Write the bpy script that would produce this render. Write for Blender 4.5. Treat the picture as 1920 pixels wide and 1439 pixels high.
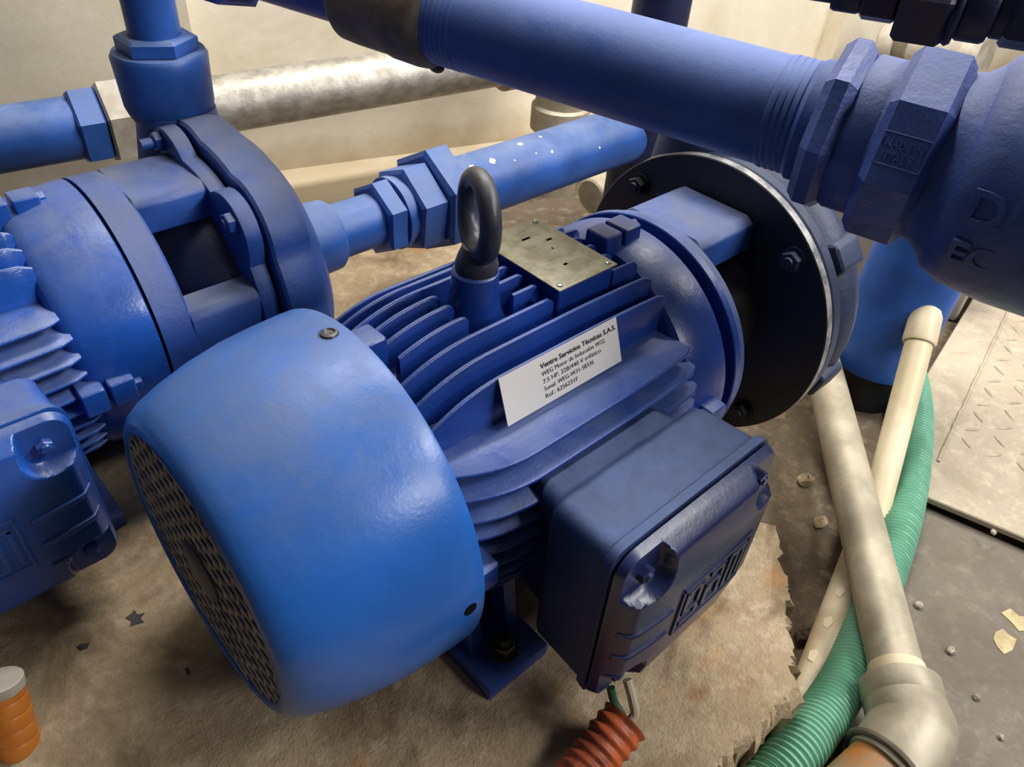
import bpy, bmesh, math, random
from mathutils import Vector, Matrix
random.seed(7)
for o in list(bpy.data.objects): bpy.data.objects.remove(o, do_unlink=True)
S = bpy.context.scene
COL = S.collection
PI = math.pi
V = Vector

# ------------------------------------------------------------------ camera
CAM = V((-0.210136, -0.350975, 0.437268))
RX = V((0.735670, -0.674241, 0.064718))      # right
RY = V((-0.397986, -0.507596, -0.764168))    # down
RZ = V((0.548084, 0.536419, -0.641762))      # forward
FPX = 1450.28
cd = bpy.data.cameras.new('camera'); cam = bpy.data.objects.new('camera', cd); COL.objects.link(cam)
cd.sensor_width = 36.0; cd.lens = FPX*36.0/1920.0; cd.clip_start = 0.01; cd.clip_end = 50
cam.matrix_world = Matrix(((RX.x, -RY.x, -RZ.x, CAM.x), (RX.y, -RY.y, -RZ.y, CAM.y), (RX.z, -RY.z, -RZ.z, CAM.z), (0, 0, 0, 1)))
S.camera = cam
def W(px, py, Z):
    "point of the place seen at a photo pixel, Z metres in front of the viewpoint"
    return CAM + (RX*((px-960)/FPX) + RY*((py-719.5)/FPX) + RZ)*Z
def WZ(px, py, z):
    d = RX*((px-960)/FPX) + RY*((py-719.5)/FPX) + RZ
    return CAM + d*((z-CAM.z)/d.z)

# ------------------------------------------------------------------ world, lights, exposure
w = bpy.data.worlds.new('room_air'); S.world = w; w.use_nodes = True
w.node_tree.nodes['Background'].inputs[0].default_value = (1.0, 0.93, 0.84, 1)
w.node_tree.nodes['Background'].inputs[1].default_value = 0.07
def area(name, loc, target, sx, sy, power, col):
    l = bpy.data.lights.new(name, 'AREA'); l.shape = 'RECTANGLE'; l.size = sx; l.size_y = sy; l.energy = power; l.color = col
    o = bpy.data.objects.new(name, l); COL.objects.link(o); o.location = loc
    o.rotation_euler = (V(target)-V(loc)).to_track_quat('-Z', 'Y').to_euler()
    return o
area('ceiling_lamp', (1.35, -0.95, 1.5), (0.1, 0, 0), 1.2, 0.3, 48, (1.0, 0.96, 0.90))
area('doorway_light', (0.75, -2.1, 1.25), (0.1, 0, 0), 0.55, 0.45, 21, (1.0, 0.97, 0.93))
area('back_wall_fill', (0.85, 0.42, 1.5), (0.95, 0.80, 0.25), 1.4, 0.2, 42, (1.0, 0.95, 0.87))  # added light, turned to the back wall just to brighten it
S.view_settings.view_transform = 'Standard'; S.view_settings.look = 'None'
S.view_settings.exposure = 0.0; S.view_settings.gamma = 1.0; S.view_settings.use_curve_mapping = False

# ------------------------------------------------------------------ materials
def lin(r, g, b):
    f = lambda c: (c/255/12.92) if c/255 <= .04045 else ((c/255+.055)/1.055)**2.4
    return (f(r), f(g), f(b), 1)
class NT:
    def __init__(s, name):
        s.m = bpy.data.materials.new(name); s.m.use_nodes = True; s.t = s.m.node_tree
        s.b = s.t.nodes['Principled BSDF']
        s.co = s.t.nodes.new('ShaderNodeNewGeometry')
    def n(s, typ, **kw):
        x = s.t.nodes.new(typ)
        for k, v in kw.items(): setattr(x, k, v)
        return x
    def l(s, a, b): s.t.links.new(a, b)
    def noise(s, scale, detail=4, rough=.55, vec=None, dist=0):
        x = s.n('ShaderNodeTexNoise'); x.inputs['Scale'].default_value = scale; x.inputs['Detail'].default_value = detail
        x.inputs['Roughness'].default_value = rough; x.inputs['Distortion'].default_value = dist
        s.l(vec or s.co.outputs['Position'], x.inputs['Vector']); return x.outputs['Fac']
    def ramp(s, fac, a, b, va=0., vb=1.):
        x = s.n('ShaderNodeMapRange'); x.inputs[1].default_value = a; x.inputs[2].default_value = b
        x.inputs[3].default_value = va; x.inputs[4].default_value = vb; s.l(fac, x.inputs[0]); return x.outputs[0]
    def mul(s, a, b, op='MULTIPLY'):
        x = s.n('ShaderNodeMath', operation=op)
        for i, q in enumerate((a, b)):
            if isinstance(q, (int, float)): x.inputs[i].default_value = q
            else: s.l(q, x.inputs[i])
        return x.outputs[0]
    def mix(s, fac, a, b):
        x = s.n('ShaderNodeMix', data_type='RGBA')
        for i, q in ((0, fac), (6, a), (7, b)):
            if isinstance(q, (int, float)): x.inputs[i].default_value = q
            elif isinstance(q, tuple): x.inputs[i].default_value = q
            else: s.l(q, x.inputs[i])
        return x.outputs[2]
    def bump(s, h, strength, dist=.001):
        x = s.n('ShaderNodeBump'); x.inputs['Strength'].default_value = strength; x.inputs['Distance'].default_value = dist
        s.l(h, x.inputs['Height']); s.l(x.outputs[0], s.b.inputs['Normal'])
def paint(name, col, rough=.35, dust=.75, dustcol=(112, 112, 130), dlo=.25, dhi=1.0, peel=.25, spec=.5, chips=None, var=.25, coat=0.0):
    t = NT(name); c = lin(*col)
    dark = tuple(x*(1-var) for x in c[:3])+(1,); lite = tuple(min(1, x*(1+var)) for x in c[:3])+(1,)
    base = t.mix(t.ramp(t.noise(14, 5), .35, .65), dark, lite)
    sep = t.n('ShaderNodeSeparateXYZ'); t.l(t.co.outputs['Normal'], sep.inputs[0])
    up = t.ramp(sep.outputs[2], dlo, dhi)
    nz = t.ramp(t.noise(20, 7, .68, dist=.4), .32, .62, .25, 1.0)
    d = t.mul(t.mul(up, nz), dust)
    colr = t.mix(d, base, lin(*dustcol))
    if chips:
        sc, thr, cc = chips
        ch = t.ramp(t.noise(sc, 2, .4, dist=.3), thr, thr+.01)
        colr = t.mix(ch, colr, lin(*cc))
    t.l(colr, t.b.inputs['Base Color'])
    r = t.ramp(d, 0, .8, rough, min(.95, rough+.4)); t.l(r, t.b.inputs['Roughness'])
    t.b.inputs['Specular IOR Level'].default_value = spec
    t.b.inputs['Coat Weight'].default_value = coat; t.b.inputs['Coat Roughness'].default_value = .12
    t.bump(t.mul(t.noise(90, 3), t.mul(t.noise(420, 2), .35), 'ADD'), peel, .0012)
    return t.m
def plain(name, col, rough=.5, metal=0., col2=None, scale=30, bump=.2, spec=.5, blo=.4, bhi=.6, bscale=None):
    t = NT(name)
    if col2: t.l(t.mix(t.ramp(t.noise(scale, 5, .6), blo, bhi), lin(*col), lin(*col2)), t.b.inputs['Base Color'])
    else:
        c = lin(*col); t.l(t.mix(t.ramp(t.noise(scale, 4), .35, .65), tuple(x*.82 for x in c[:3])+(1,), c), t.b.inputs['Base Color'])
    t.b.inputs['Roughness'].default_value = rough; t.b.inputs['Metallic'].default_value = metal
    t.b.inputs['Specular IOR Level'].default_value = spec
    if bump: t.bump(t.noise(bscale or scale*4, 4), bump, .0015)
    return t.m
M = {}
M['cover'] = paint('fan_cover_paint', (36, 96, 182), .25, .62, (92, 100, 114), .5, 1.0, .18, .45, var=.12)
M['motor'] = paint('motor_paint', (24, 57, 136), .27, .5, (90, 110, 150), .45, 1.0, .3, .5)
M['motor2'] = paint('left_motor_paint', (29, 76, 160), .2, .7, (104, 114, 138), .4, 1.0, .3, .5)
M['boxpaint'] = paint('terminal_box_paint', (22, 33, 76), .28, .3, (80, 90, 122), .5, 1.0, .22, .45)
M['boxside'] = paint('terminal_box_base_paint', (26, 40, 80), .45, .75, (84, 104, 150), .4, 1.0, .3, .4)
M['blackflange'] = paint('black_flange_paint', (26, 27, 32), .42, .4, (70, 70, 66), .3, 1.0, .3, .4)
M['flangeedge'] = plain('lit_flange_edge', (150, 150, 152), .5, .3, (96, 98, 106), 60, .3)  # pale tone is light catching the black flange's edge, put into the colour
M['volute'] = paint('grey_blue_volute_paint', (34, 46, 74), .5, .25, (80, 90, 112), .4, 1.0, .5, .4)
M['pump2'] = paint('left_pump_paint', (36, 72, 146), .42, .85, (98, 104, 122), .2, .9, .4, .45)
M['pipe'] = paint('pipe_paint', (36, 80, 156), .4, .7, (120, 138, 172), .25, 1.0, .2, .45)
M['pipechip'] = paint('chipped_pipe_paint', (44, 88, 168), .42, .55, (120, 138, 170), .2, 1.0, .2, .45, chips=(34, .70, (205, 208, 205)))
M['header'] = paint('header_pipe_paint', (46, 80, 158), .45, .8, (116, 134, 184), .1, .95, .2, .45, var=.15)
M['valve'] = paint('valve_paint', (52, 78, 154), .4, .55, (108, 118, 146), .1, 1.0, .6, .45)
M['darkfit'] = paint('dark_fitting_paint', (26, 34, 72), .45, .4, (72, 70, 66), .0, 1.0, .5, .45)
M['eye'] = paint('lifting_eye_paint', (38, 42, 58), .32, .5, (112, 108, 106), .1, 1.0, .35, .5)
M['grille'] = plain('grille_wire', (186, 176, 166), .5, .1, (140, 132, 126), 60, .2)
M['grillecap'] = plain('grille_cap', (60, 66, 84), .5, 0, None, 40, .2)
M['fanhub'] = plain('fan_dark_inside', (9, 9, 10), .9, spec=.1)  # near black: the shade inside the fan cover is put into the colour
M['rubber'] = plain('dark_tape', (112, 102, 88), .6, 0, (78, 70, 60), 22, .5)
M['galv'] = plain('galvanised_steel', (182, 178, 170), .48, .55, (150, 146, 138), 40, .3)
M['galvdull'] = plain('dull_galvanised_steel', (176, 168, 150), .5, .2, (150, 142, 124), 20, .25)
M['grey'] = plain('grey_coupling', (186, 180, 168), .6, 0, (160, 152, 140), 25, .2)
M['rust'] = plain('rusty_pipe', (176, 112, 48), .75, .1, (150, 128, 100), 22, .6)
M['pvc'] = plain('white_pvc', (224, 212, 184), .45, 0, (206, 192, 160), 14, .05)
M['pvcold'] = plain('old_pvc', (176, 158, 130), .55, 0, (200, 188, 164), 18, .2)
M['hose'] = plain('green_hose', (112, 170, 146), .4, 0, (128, 186, 162), 20, .05)
M['orange'] = plain('orange_conduit', (204, 116, 40), .4, 0, (222, 138, 58), 30, .1)
M['redorange'] = plain('dirty_orange_conduit', (176, 84, 42), .5, 0, (120, 58, 36), 45, .3)
M['plate'] = plain('nameplate_metal', (140, 136, 116), .5, .15, (112, 108, 84), 60, .3)
M['steel'] = plain('bright_screw', (150, 152, 158), .3, .8, None, 40, .2)
M['brass'] = plain('dull_brass_bolt', (112, 106, 84), .4, .6, (70, 66, 56), 80, .3)
M['label'] = plain('white_label', (218, 216, 218), .35, 0, None, 3, 0)
M['ink'] = plain('black_ink', (22, 22, 26), .5, 0, None, 3, 0)
M['wgreen'] = plain('green_wire', (30, 70, 50), .4)
M['wwhite'] = plain('pale_wire', (170, 160, 136), .4)
M['treadbar'] = plain('worn_tread_bar', (150, 136, 112), .7, 0, (172, 160, 140), 60, .2)
M['splat'] = plain('dark_splat', (58, 60, 56), .6, 0, (40, 40, 38), 60, .2)
M['stone'] = plain('pebble', (178, 168, 152), .9, 0, (130, 122, 110), 40, .4)
M['flake'] = plain('paint_flake', (186, 170, 132), .8, 0, (160, 146, 112), 60, .3)
def concrete(name, a, b, c, sc=6, stain=(84, 66, 48), orange=None, bump=.7, zdirt=False):
    t = NT(name)
    base = t.mix(t.ramp(t.noise(sc, 8, .65), .35, .65), lin(*a), lin(*b))
    base = t.mix(t.ramp(t.noise(sc*7, 6, .7), .5, .72), base, lin(*c))
    base = t.mix(t.mul(t.ramp(t.noise(sc*1.4, 4, .6, dist=1.2), .52, .68), .75), base, lin(*stain))
    base = t.mix(t.mul(t.ramp(t.noise(sc*30, 4, .7), .45, .75), .35), base, lin(*stain))
    if zdirt:
        sp_ = t.n('ShaderNodeSeparateXYZ'); t.l(t.co.outputs['Position'], sp_.inputs[0])
        zz_ = t.mul(sp_.outputs[2], t.mul(t.noise(9, 4), .10), 'SUBTRACT')
        base = t.mix(t.mul(t.ramp(zz_, -.275, -.215, 1., 0.), .55), base, lin(150, 126, 84))
    if orange: base = t.mix(t.mul(t.ramp(t.noise(sc*2.3, 3, .5), .6, .72), .5), base, lin(*orange))
    t.l(base, t.b.inputs['Base Color']); t.b.inputs['Roughness'].default_value = .85
    t.b.inputs['Specular IOR Level'].default_value = .3
    t.bump(t.mul(t.noise(sc*10, 6, .65), t.mul(t.noise(sc*60, 3), .4), 'ADD'), bump, .004)
    return t.m
M['plinth'] = concrete('plinth_concrete', (176, 158, 130), (148, 130, 104), (192, 176, 150), 7, (104, 84, 62), (168, 116, 66), .6)
M['floor'] = concrete('floor_concrete', (104, 92, 76), (84, 73, 60), (132, 120, 100), 6, (64, 54, 44))
M['steelfloor'] = concrete('painted_steel_floor', (118, 110, 100), (104, 98, 92), (138, 130, 118), 5, (96, 88, 78), None, .2)
M['tread'] = concrete('worn_tread_plate', (178, 166, 148), (160, 150, 136), (190, 180, 162), 6, (142, 130, 112), None, .25)
M['wall'] = concrete('cream_wall', (226, 219, 202), (220, 212, 194), (230, 223, 208), 2.5, (206, 196, 172), None, .08, True)
M['wallgrey'] = concrete('greyer_wall', (204, 196, 178), (196, 188, 168), (210, 202, 186), 2.5, (182, 172, 150), None, .08)  # cream wall recipe in a darker, greyer tone
M['panel'] = plain('grey_panel', (168, 160, 152), .7, 0, None, 6, .05)

# ------------------------------------------------------------------ mesh helpers
def merge(*gs):
    vs, fs = [], []
    for v, f in gs:
        o = len(vs); vs += list(v); fs += [tuple(i+o for i in q) for q in f]
    return vs, fs
def frame(d, ref=None):
    d = V(d).normalized()
    r = V(ref) if ref is not None else (V((0, 0, 1)) if abs(d.z) < .9 else V((1, 0, 0)))
    a = (r - d*r.dot(d)).normalized(); b = d.cross(a)
    return d, a, b
def lathe(prof, O, D, n=48, cap0=True, cap1=True, ref=None, a0=0., arc=2*PI):
    O = V(O); d, a, b = frame(D, ref); vs, fs = [], []
    full = abs(arc-2*PI) < 1e-6; m = n if full else n+1
    for t, r in prof:
        for i in range(m):
            th = a0+arc*i/n; vs.append(O+d*t+(a*math.cos(th)+b*math.sin(th))*r)
    for j in range(len(prof)-1):
        for i in range(n):
            i2 = (i+1) % m if full else i+1
            fs.append((j*m+i, j*m+i2, (j+1)*m+i2, (j+1)*m+i))
    if cap0: fs.append(tuple(reversed(range(m))))
    if cap1: fs.append(tuple((len(prof)-1)*m+i for i in range(m)))
    return vs, fs
def cyl(A, B, r, n=24, ch=.0):
    A = V(A); B = V(B); L = (B-A).length
    p = [(0, r-ch), (ch, r), (L-ch, r), (L, r-ch)] if ch else [(0, r), (L, r)]
    return lathe(p, A, B-A, n)
def hexa(A, D, L, r, ch=.12, ref=None, n=6, a0=0.):
    c = r*ch
    return lathe([(0, r*.9), (c, r), (L-c, r), (L, r*.9)], A, D, n, ref=ref, a0=a0)
def sphere(O, r, n=12, m=8, sz=(1, 1, 1)):
    vs, fs = [], []
    O = V(O)
    for j in range(m+1):
        p = PI*j/m
        for i in range(n):
            th = 2*PI*i/n
            vs.append(O+V((sz[0]*r*math.sin(p)*math.cos(th), sz[1]*r*math.sin(p)*math.sin(th), sz[2]*r*math.cos(p))))
    for j in range(m):
        for i in range(n):
            fs.append((j*n+i, (j+1)*n+i, (j+1)*n+(i+1) % n, j*n+(i+1) % n))
    return vs, fs
def spline(P, k=12):
    P = [V(p) for p in P]; Q = [P[0]*2-P[1]]+P+[P[-1]*2-P[-2]]; out = []
    for i in range(1, len(Q)-2):
        for s in range(k):
            t = s/k
            out.append(.5*((2*Q[i])+(Q[i+1]-Q[i-1])*t+(2*Q[i-1]-5*Q[i]+4*Q[i+1]-Q[i+2])*t*t+(3*Q[i]-Q[i-1]-3*Q[i+1]+Q[i+2])*t**3))
    out.append(P[-1]); return out
def tube(P, r, n=20, caps=True, closed=False):
    P = [V(p) for p in P]; N = len(P); vs, fs = [], []
    rr = r if isinstance(r, (list, tuple)) else [r]*N
    def tan(i):
        if closed: return (P[(i+1) % N]-P[i-1]).normalized()
        return (P[min(i+1, N-1)]-P[max(i-1, 0)]).normalized()
    d, a, b = frame(tan(0))
    for i in range(N):
        d = tan(i); a = (a-d*a.dot(d)).normalized(); b = d.cross(a)
        for k in range(n):
            th = 2*PI*k/n; vs.append(P[i]+(a*math.cos(th)+b*math.sin(th))*rr[i])
    for i in range(N if closed else N-1):
        i2 = (i+1) % N
        for k in range(n):
            fs.append((i*n+k, i*n+(k+1) % n, i2*n+(k+1) % n, i2*n+k))
    if caps and not closed: fs += [tuple(reversed(range(n))), tuple((N-1)*n+k for k in range(n))]
    return vs, fs
def resample(P, step):
    P = [V(p) for p in P]; out = [P[0].copy()]; acc = 0.
    for i in range(len(P)-1):
        s = P[i+1]-P[i]; L = s.length; t = step-acc
        while t <= L: out.append(P[i]+s*(t/L)); t += step
        acc = (acc+L) % step
    return out
def bev(g, w, seg=2, angle=35):
    bm = bmesh.new(); vv = [bm.verts.new(v) for v in g[0]]
    for f in g[1]:
        try: bm.faces.new([vv[i] for i in f])
        except ValueError: pass
    bmesh.ops.recalc_face_normals(bm, faces=bm.faces)
    es = [e for e in bm.edges if len(e.link_faces) == 2 and e.calc_face_angle(0) > math.radians(angle)]
    bmesh.ops.bevel(bm, geom=es, offset=w, segments=seg, profile=.6, affect='EDGES', clamp_overlap=True)
    bm.verts.index_update()
    r = ([v.co.copy() for v in bm.verts], [tuple(v.index for v in f.verts) for f in bm.faces]); bm.free(); return r
def prism(poly, O, ux, uy, ext):
    "2-D outline (u,v) at O spanned by ux,uy, pushed along ext"
    O = V(O); ux = V(ux); uy = V(uy); ext = V(ext); n = len(poly)
    vs = [O+ux*u+uy*v for u, v in poly]; vs += [p+ext for p in vs[:n]]
    fs = [tuple(reversed(range(n))), tuple(range(n, 2*n))]+[(i, (i+1) % n, n+(i+1) % n, n+i) for i in range(n)]
    return vs, fs
def box(a, b, bw=0., seg=2):
    x0, y0, z0 = a; x1, y1, z1 = b
    g = prism([(x0, y0), (x1, y0), (x1, y1), (x0, y1)], (0, 0, z0), (1, 0, 0), (0, 1, 0), (0, 0, z1-z0))
    return bev(g, bw, seg) if bw else g
def rrect(x0, x1, z0, z1, r, k=5):
    out = []
    for cx, cz, a in ((x1-r, z1-r, 0), (x0+r, z1-r, PI/2), (x0+r, z0+r, PI), (x1-r, z0+r, 1.5*PI)):
        for i in range(k+1):
            th = a+PI/2*i/k; out.append((cx+r*math.cos(th), cz+r*math.sin(th)))
    return out
def loft(rings, cap0=True, cap1=True):
    n = len(rings[0]); vs = [V(p) for r in rings for p in r]; fs = []
    for j in range(len(rings)-1):
        for i in range(n): fs.append((j*n+i, j*n+(i+1) % n, (j+1)*n+(i+1) % n, (j+1)*n+i))
    if cap0: fs.append(tuple(reversed(range(n))))
    if cap1: fs.append(tuple((len(rings)-1)*n+i for i in range(n)))
    return vs, fs
def text_geo(s, size, O, ux, uy, ext=.0002, bold=0., sx=1.):
    cu = bpy.data.curves.new('t', 'FONT'); cu.body = s; cu.size = size; cu.offset = bold; cu.resolution_u = 3
    ob = bpy.data.objects.new('t', cu); COL.objects.link(ob)
    dg = bpy.context.evaluated_depsgraph_get(); me = bpy.data.meshes.new_from_object(ob.evaluated_get(dg))
    O = V(O); ux = V(ux).normalized(); uy = V(uy).normalized(); nn = ux.cross(uy)
    vs = [O+ux*v.co.x*sx+uy*v.co.y+nn*ext for v in me.vertices]; fs = [tuple(p.vertices) for p in me.polygons]
    wd = max([v.co.x for v in me.vertices])*sx
    bpy.data.objects.remove(ob); bpy.data.curves.remove(cu); bpy.data.meshes.remove(me)
    return (vs, fs), wd

ORG = {}
def mesh_obj(name, g, mat, loc, ang=35):
    me = bpy.data.meshes.new(name); me.from_pydata([tuple(V(v)-loc) for v in g[0]], [], g[1]); me.validate()
    bm = bmesh.new(); bm.from_mesh(me); bmesh.ops.recalc_face_normals(bm, faces=bm.faces); bm.to_mesh(me); bm.free()
    me.materials.append(M[mat] if isinstance(mat, str) else mat)
    for p in me.polygons: p.use_smooth = True
    me.set_sharp_from_angle(angle=math.radians(ang))
    o = bpy.data.objects.new(name, me); COL.objects.link(o); return o
def thing(name, label, cat, loc, group=None):
    o = bpy.data.objects.new(name, None); COL.objects.link(o); o.location = V(loc); o.empty_display_size = .02
    o['label'] = label; o['category'] = cat; ORG[o.name] = V(loc)
    if group: o['group'] = group
    return o
def part(name, g, mat, parent, ang=35, label=None):
    loc = ORG[parent.name]; o = mesh_obj(name, g, mat, loc, ang); o.parent = parent; ORG[o.name] = loc
    if label: o['label'] = label
    return o
def single(name, g, mat, label=None, cat=None, kind=None, group=None, ang=35):
    xs = [V(v) for v in g[0]]; zmin = min(v.z for v in xs); c = sum(xs, V())/len(xs); loc = V((c.x, c.y, zmin))
    o = mesh_obj(name, g, mat, loc, ang); o.location = loc; ORG[o.name] = loc
    if label: o['label'] = label
    if cat: o['category'] = cat
    if kind: o['kind'] = kind
    if group: o['group'] = group
    return o

# ------------------------------------------------------------------ the setting
FZ = -0.26      # lower floor
PZ = -0.15      # top of the machine plinth
single('floor', box((-1.6, -1.6, FZ-.05), (3.2, 2.2, FZ)), 'floor', 'dirty grey brown concrete floor of the pump room', None, 'structure')
# back wall turned about 16 degrees to the motors
wd = V((.433, -.129, 0)).normalized(); wnrm = V((.285, .9585, 0))
WP = V((.455, .944, 0))
def wallbox(s0, s1, off, z0, z1, th=.1):
    a = WP+wd*s0-wnrm*off; b = WP+wd*s1-wnrm*off
    vs = [a, b, b+wnrm*(th+off), a+wnrm*(th+off)]
    vs = [V((p.x, p.y, z0)) for p in vs]+[V((p.x, p.y, z1)) for p in vs]
    return vs, [(3, 2, 1, 0), (4, 5, 6, 7), (0, 1, 5, 4), (1, 2, 6, 5), (2, 3, 7, 6), (3, 0, 4, 7)]
single('wall_back', wallbox(-.14, 2.6, 0, FZ, 2.4), 'wall', 'cream painted back wall with faint stains', None, 'structure')
single('wall_left', wallbox(-1.8, -.135, .05, FZ, 2.4), 'wallgrey', 'greyer wall section standing proud at the left', None, 'structure')
single('trim_1', wallbox(1.30, 1.52, .05, FZ, 2.4), 'wall', 'shallow cream pilaster on the back wall', None, 'structure')
single('baseboard_back', bev(wallbox(-.14, 2.6, .16, FZ, FZ+.03), .012, 2), 'wall', 'worn cream kerb at the foot of the back wall', None, 'structure')
# plinth: rough concrete slab with a broken edge
edge = [(1260, 1600), (1352, 1440), (1372, 1400), (1425, 1362), (1462, 1322), (1492, 1290), (1484, 1255), (1490, 1225), (1478, 1180), (1470, 1140), (1482, 1105), (1468, 1060), (1456, 985)]
pts = []
for p in edge:
    q = WZ(p[0], p[1], PZ); pts.append((q.x, q.y))
out = []
for i in range(len(pts)-1):
    for k in range(6):
        t = k/6; out.append((pts[i][0]*(1-t)+pts[i+1][0]*t+random.uniform(-.0035, .0035), pts[i][1]*(1-t)+pts[i+1][1]*t+random.uniform(-.0035, .0035)))
out += [pts[-1], (.335, -.16), (.36, -.12), (.42, -.09), (.47, .0), (.48, .52)]
out += [(-.55, .56), (-.52, .3), (-.335, .02), (-.30, -.10), (-.27, -.42), (-.1,-.42)]
n = len(out); cx = sum(p[0] for p in out)/n; cy = sum(p[1] for p in out)/n
def pring(z, grow, jit):
    r = []
    for x, y in out:
        d = V((x-cx, y-cy, 0)).normalized()
        r.append(V((x+d.x*grow+random.uniform(-jit, jit), y+d.y*grow+random.uniform(-jit, jit), z+random.uniform(-jit, jit)*.5)))
    return r
plr = [pring(FZ-.01, .012, .004), pring(-.23, -.004, .006), pring(-.19, .003, .006), pring(-.165, .006, .004), pring(PZ-.005, .003, .001)]
top = [V((x, y, PZ)) for x, y in out]
pg = loft(plr+[[V((x-(x-cx)*.008, y-(y-cy)*.008, PZ)) for x, y in out]])
single('concrete_plinth', pg, 'plinth', 'stained beige concrete plinth with a broken edge under both motors', 'plinth', ang=25)
# painted steel floor sheet at the right, tread plate beyond it
def flat(pix, z, th, name, mat, label, cat, bw=.002, kind=None):
    P = [WZ(a, b, z) for a, b in pix]
    return single(name, bev(prism([(p.x, p.y) for p in P], (0, 0, z-th), (1, 0, 0), (0, 1, 0), (0, 0, th)), bw, 1), mat, label, cat, kind)
P = [WZ(a, b, FZ+.004) for a, b in ((1540, 1600), (1640, 1090), (1700, 936), (1960, 1050), (2300, 1200), (2300, 1700))]
single('steel_floor_sheet', prism([(p.x, p.y) for p in P], (0, 0, FZ), (1, 0, 0), (0, 1, 0), (0, 0, .004)), 'steelfloor', 'dull grey brown steel floor sheet with scratches beside the green hose', 'floor sheet')
tz = FZ+.022
tp = thing('tread_plate', 'worn beige steel tread plate with raised bars at the right', 'floor plate', WZ(1800, 800, FZ))
P = [WZ(a, b, tz) for a, b in ((1703, 918), (1712, 745), (1836, 540), (1960, 340), (2400, 470), (2500, 1260), (1925, 1010))]
part('plate_sheet', bev(prism([(p.x, p.y) for p in P], (0, 0, FZ+.013), (1, 0, 0), (0, 1, 0), (0, 0, tz-FZ-.013)), .0015, 1), 'tread', tp)
a = WZ(1890, 585, tz); b = WZ(1757, 866, tz); e = (b-a).normalized(); s = e.cross(V((0, 0, 1)))
part('weld_seam', tube([a+e*((b-a).length*i/30)+V((0, 0, .0005))+s*random.uniform(-.001, .001) for i in range(31)], .0022, 8), 'tread', tp)
u = e; vdir = V((-e.y, e.x, 0))
if (WZ(1900, 800, tz)-a).dot(vdir) < 0: vdir = -vdir
base_bar = None
for i in range(16):
    for j in range(9):
        c = a+u*(-.12+i*.034)+vdir*(.022+j*.034)
        ang = PI/4 if (i+j) % 2 else -PI/4
        d = (u*math.cos(ang)+vdir*math.sin(ang))
        if base_bar is None:
            base_bar = lathe([(-.012, .0004), (-.008, .0022), (0, .003), (.008, .0022), (.012, .0004)], (0, 0, 0), (1, 0, 0), 8)
            base_bar = ([V((v.x, v.y, v.z*.62)) for v in base_bar[0]], base_bar[1])
            bo = part('tread_bar', ([v+ORG[tp.name] for v in base_bar[0]], base_bar[1]), 'treadbar', tp); o = bo
        else:
            o = bo.copy(); COL.objects.link(o); o.parent = tp
        o.location = V((c.x, c.y, tz))-ORG[tp.name]; o.rotation_euler = (0, 0, math.atan2(d.y, d.x))
P0 = WZ(1742, 600, FZ+.02); P1 = WZ(1850, 530, FZ+.02)
single('grey_panel_box', bev(prism([(0, 0), (.5, 0), (.5, .25), (0, .25)], WZ(1790, 606, FZ), (P1-P0).normalized()*-1 if False else V((.96, .28, 0)), V((-.28, .96, 0)), V((0, 0, .16))), .004, 1), 'panel', 'plain light grey metal box on the floor behind the tread plate', 'box')

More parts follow.
